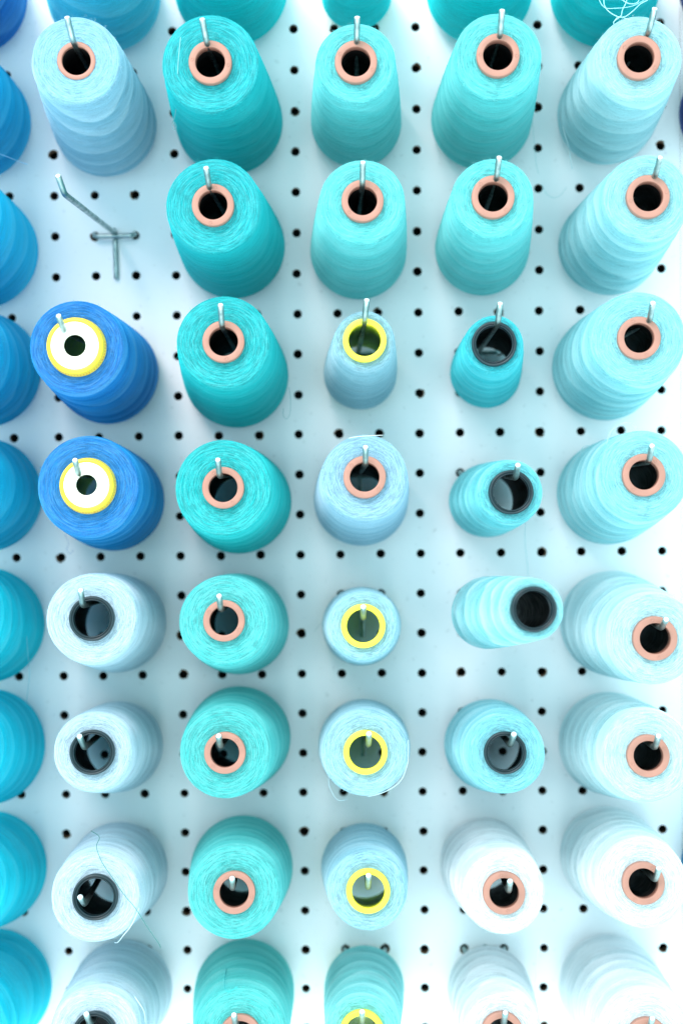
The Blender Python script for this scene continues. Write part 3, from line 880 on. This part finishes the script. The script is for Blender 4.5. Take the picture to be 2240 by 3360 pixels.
# ------------------------------------------------------------------ hooks
HL = {
    'B2': 'empty bent steel hook with nothing hung on it, left side of board',
}
WHO = {
    'A0': 'royal blue cone in the top left corner', 'A1': 'blue cone beside the powder blue cone', 'A2': 'blue cone left of the empty hook',
    'A3': 'left edge cone beside upper yellow rimmed cone', 'A4': 'left edge cone beside lower yellow rimmed cone',
    'A5': 'left edge cone beside the highest black collared cone', 'A6': 'left edge cone beside the smallest ice blue cone',
    'A7': 'left edge cone beside the green thread', 'A8': 'cone in the bottom left corner',
    'B0': 'sky blue cone cut by the top edge', 'B1': 'powder blue cone with flush core', 'B3': 'upper of two royal blue cones with white caps',
    'B4': 'lower of two royal blue cones with white caps', 'B5': 'ice blue cone just below the royal blue ones',
    'B6': 'smallest ice blue cone, tip over its black collar', 'B7': 'ice blue cone crossed by a green thread', 'B8': 'ice blue cone cut by the bottom edge',
    'C0': 'dark teal cone cut by the top edge', 'C1': 'topmost whole deep teal cone', 'C2': 'deep teal cone right of the empty hook',
    'C3': 'deep teal cone with the hanging thread loop', 'C4': 'teal cone just above the aqua green ones', 'C5': 'highest aqua green cone',
    'C6': 'middle whole aqua green cone', 'C7': 'lowest whole aqua green cone', 'C8': 'aqua green cone cut by the bottom edge',
    'D0': 'small dark teal cone at the top edge', 'D1': 'slim mint cone with glossy collar', 'D2': 'mint cone above the small grey blue one',
    'D3': 'small grey blue cone with yellow collar', 'D4': 'powder blue cone with salmon collar', 'D5': 'small pale blue cone seen straight on',
    'D6': 'pale blue cone with thick loose loop', 'D7': 'lowest whole pale blue cone with yellow collar', 'D8': 'mint cone cut by the bottom edge',
    'E0': 'teal cone behind the tall mint cone', 'E1': 'tall mint cone near the top edge', 'E2': 'mint cone above the small cyan one',
    'E3': 'small plain cyan cone', 'E4': 'small banded cyan cone', 'E5': 'small cyan cone with blurred collar',
    'E6': 'light cyan cone with black collar', 'E7': 'white cone with orange collar', 'E8': 'white cone cut by the bottom edge',
    'F0': 'teal cone with the thread tangle', 'F1': 'pale mint cone under the thread tangle', 'F2': 'second whole pale mint cone on the right',
    'F3': 'pale aqua cone with wide front', 'F4': 'pale aqua cone with curling loops', 'F5': 'drooping pale aqua cone',
    'F6': 'whitish cone below the drooping one', 'F7': 'lowest whitish cone showing its collar', 'F8': 'whitish cone in the bottom right corner',
    'G0': 'purple cone at the top right corner', 'G1': 'purple cone sliver on the right edge', 'G7': 'blue cone sliver on the right edge',
}


def build_hook(rec):
    hid, P0, Bd, Tp = rec
    P0, Bd, Tp = Vector(P0), Vector(Bd), Vector(Tp)
    root = bpy.data.objects.new('peg_hook', None)
    root.empty_display_size = 0.01
    root.location = P0 * S
    C.objects.link(root)
    tag(root, HL.get(hid) or ('steel hook tip holding the ' + WHO[hid]), 'hook', 'steel hooks in the pegboard')
    r = 1.62
    # crossbar: comes out of one hole, runs across, goes back into the next
    h = PITCH / 2
    path = [(-h, 9, .3), (-h, 5, .3), (-h, 2.0, .2), (-h + .5, .2, -.4), (-h + 1.8, -1.0, -.9), (-h + 3.5, -1.3, -1.1), (0, -1.4, -1.1),
            (h - 3.5, -1.3, -1.0), (h - 1.8, -1.0, -.8), (h - .5, .2, -.3), (h, 2.0, .2), (h, 5, .3), (h, 9, .3)]
    v, f = tube(smooth_path(path, 3), 1.5, 10)
    mesh_obj('crossbar', v, f, [M_METAL], root)
    v, f = tube([(0.2, 1.9, 1.6), (0.3, 2.0, -8), (0.5, 2.1, -18), (0.6, 2.2, -27.5)], r, 12, cap_round=.5)
    mesh_obj('support_leg', v, f, [M_METAL], root)
    a = Bd - P0
    b = Tp - P0
    d1 = a.normalized()
    d2 = (b - a).normalized()
    st = Vector((0.2, 2.0, 1.2))
    path = [st, st + Vector((0, -2.6, 1.4)), st + (a - st) * .04]
    path += [st + (a - st) * t for t in (.1, .3, .55, .8)]
    path += [a - d1 * 4.0, a - d1 * 2.0 + d2 * .25, a - d1 * .7 + d2 * .7, a + d2 * 2.0, a + d2 * 4.0, a + (b - a) * .7, b]
    v, f = tube(path, r, 14, cap_round=.4)
    mi = [0] * (len(f) - 1) + [1]
    mesh_obj('rod', v, f, [M_METAL, M_CUT], root, mat_idx=mi)
    return root


for rec in HOOKS:
    build_hook(rec)

# ------------------------------------------------------------------ loose threads
M_FIB = {}


def fibre_mat(key, col):
    if key not in M_FIB:
        m = plastic('loose_fibre', col, .8, .1)
        M_FIB[key] = m
    return M_FIB[key]


for owner, colr, rad, pts in THREADS:
    root, B, axn, Lh, alb = AX[owner]
    col = {'self': tuple(min(.9, c * .7 + .25) for c in alb), 'dgreen': (.03, .22, .19), 'dteal': (.03, .40, .42),
           'pale': (.45, .78, .84), 'white': (.85, .9, .9)}[colr]
    jit = [Vector(p) + Vector(rng.normal(0, .25, 3)) for p in pts]
    v, f = tube(smooth_path(jit, 7), rad * .78, 6)
    if colr == 'dgreen':
        o = mesh_obj('loose_thread', v, f, [fibre_mat(colr, col)])
        tag(o, 'thin dark green thread draped over the ice blue cone with black collar', 'thread')
    else:
        # same place in the world, but belonging to its cone
        Mi = (Matrix.Translation(root.location) @ root.rotation_quaternion.to_matrix().to_4x4()).inverted()
        v = [Mi @ Vector(p) for p in v]
        mesh_obj('loose_thread', v, f, [fibre_mat(owner + colr, col)], root)

print('objects', len(bpy.data.objects), 'tris', sum(len(p.vertices) - 2 for m in bpy.data.meshes for p in m.polygons))
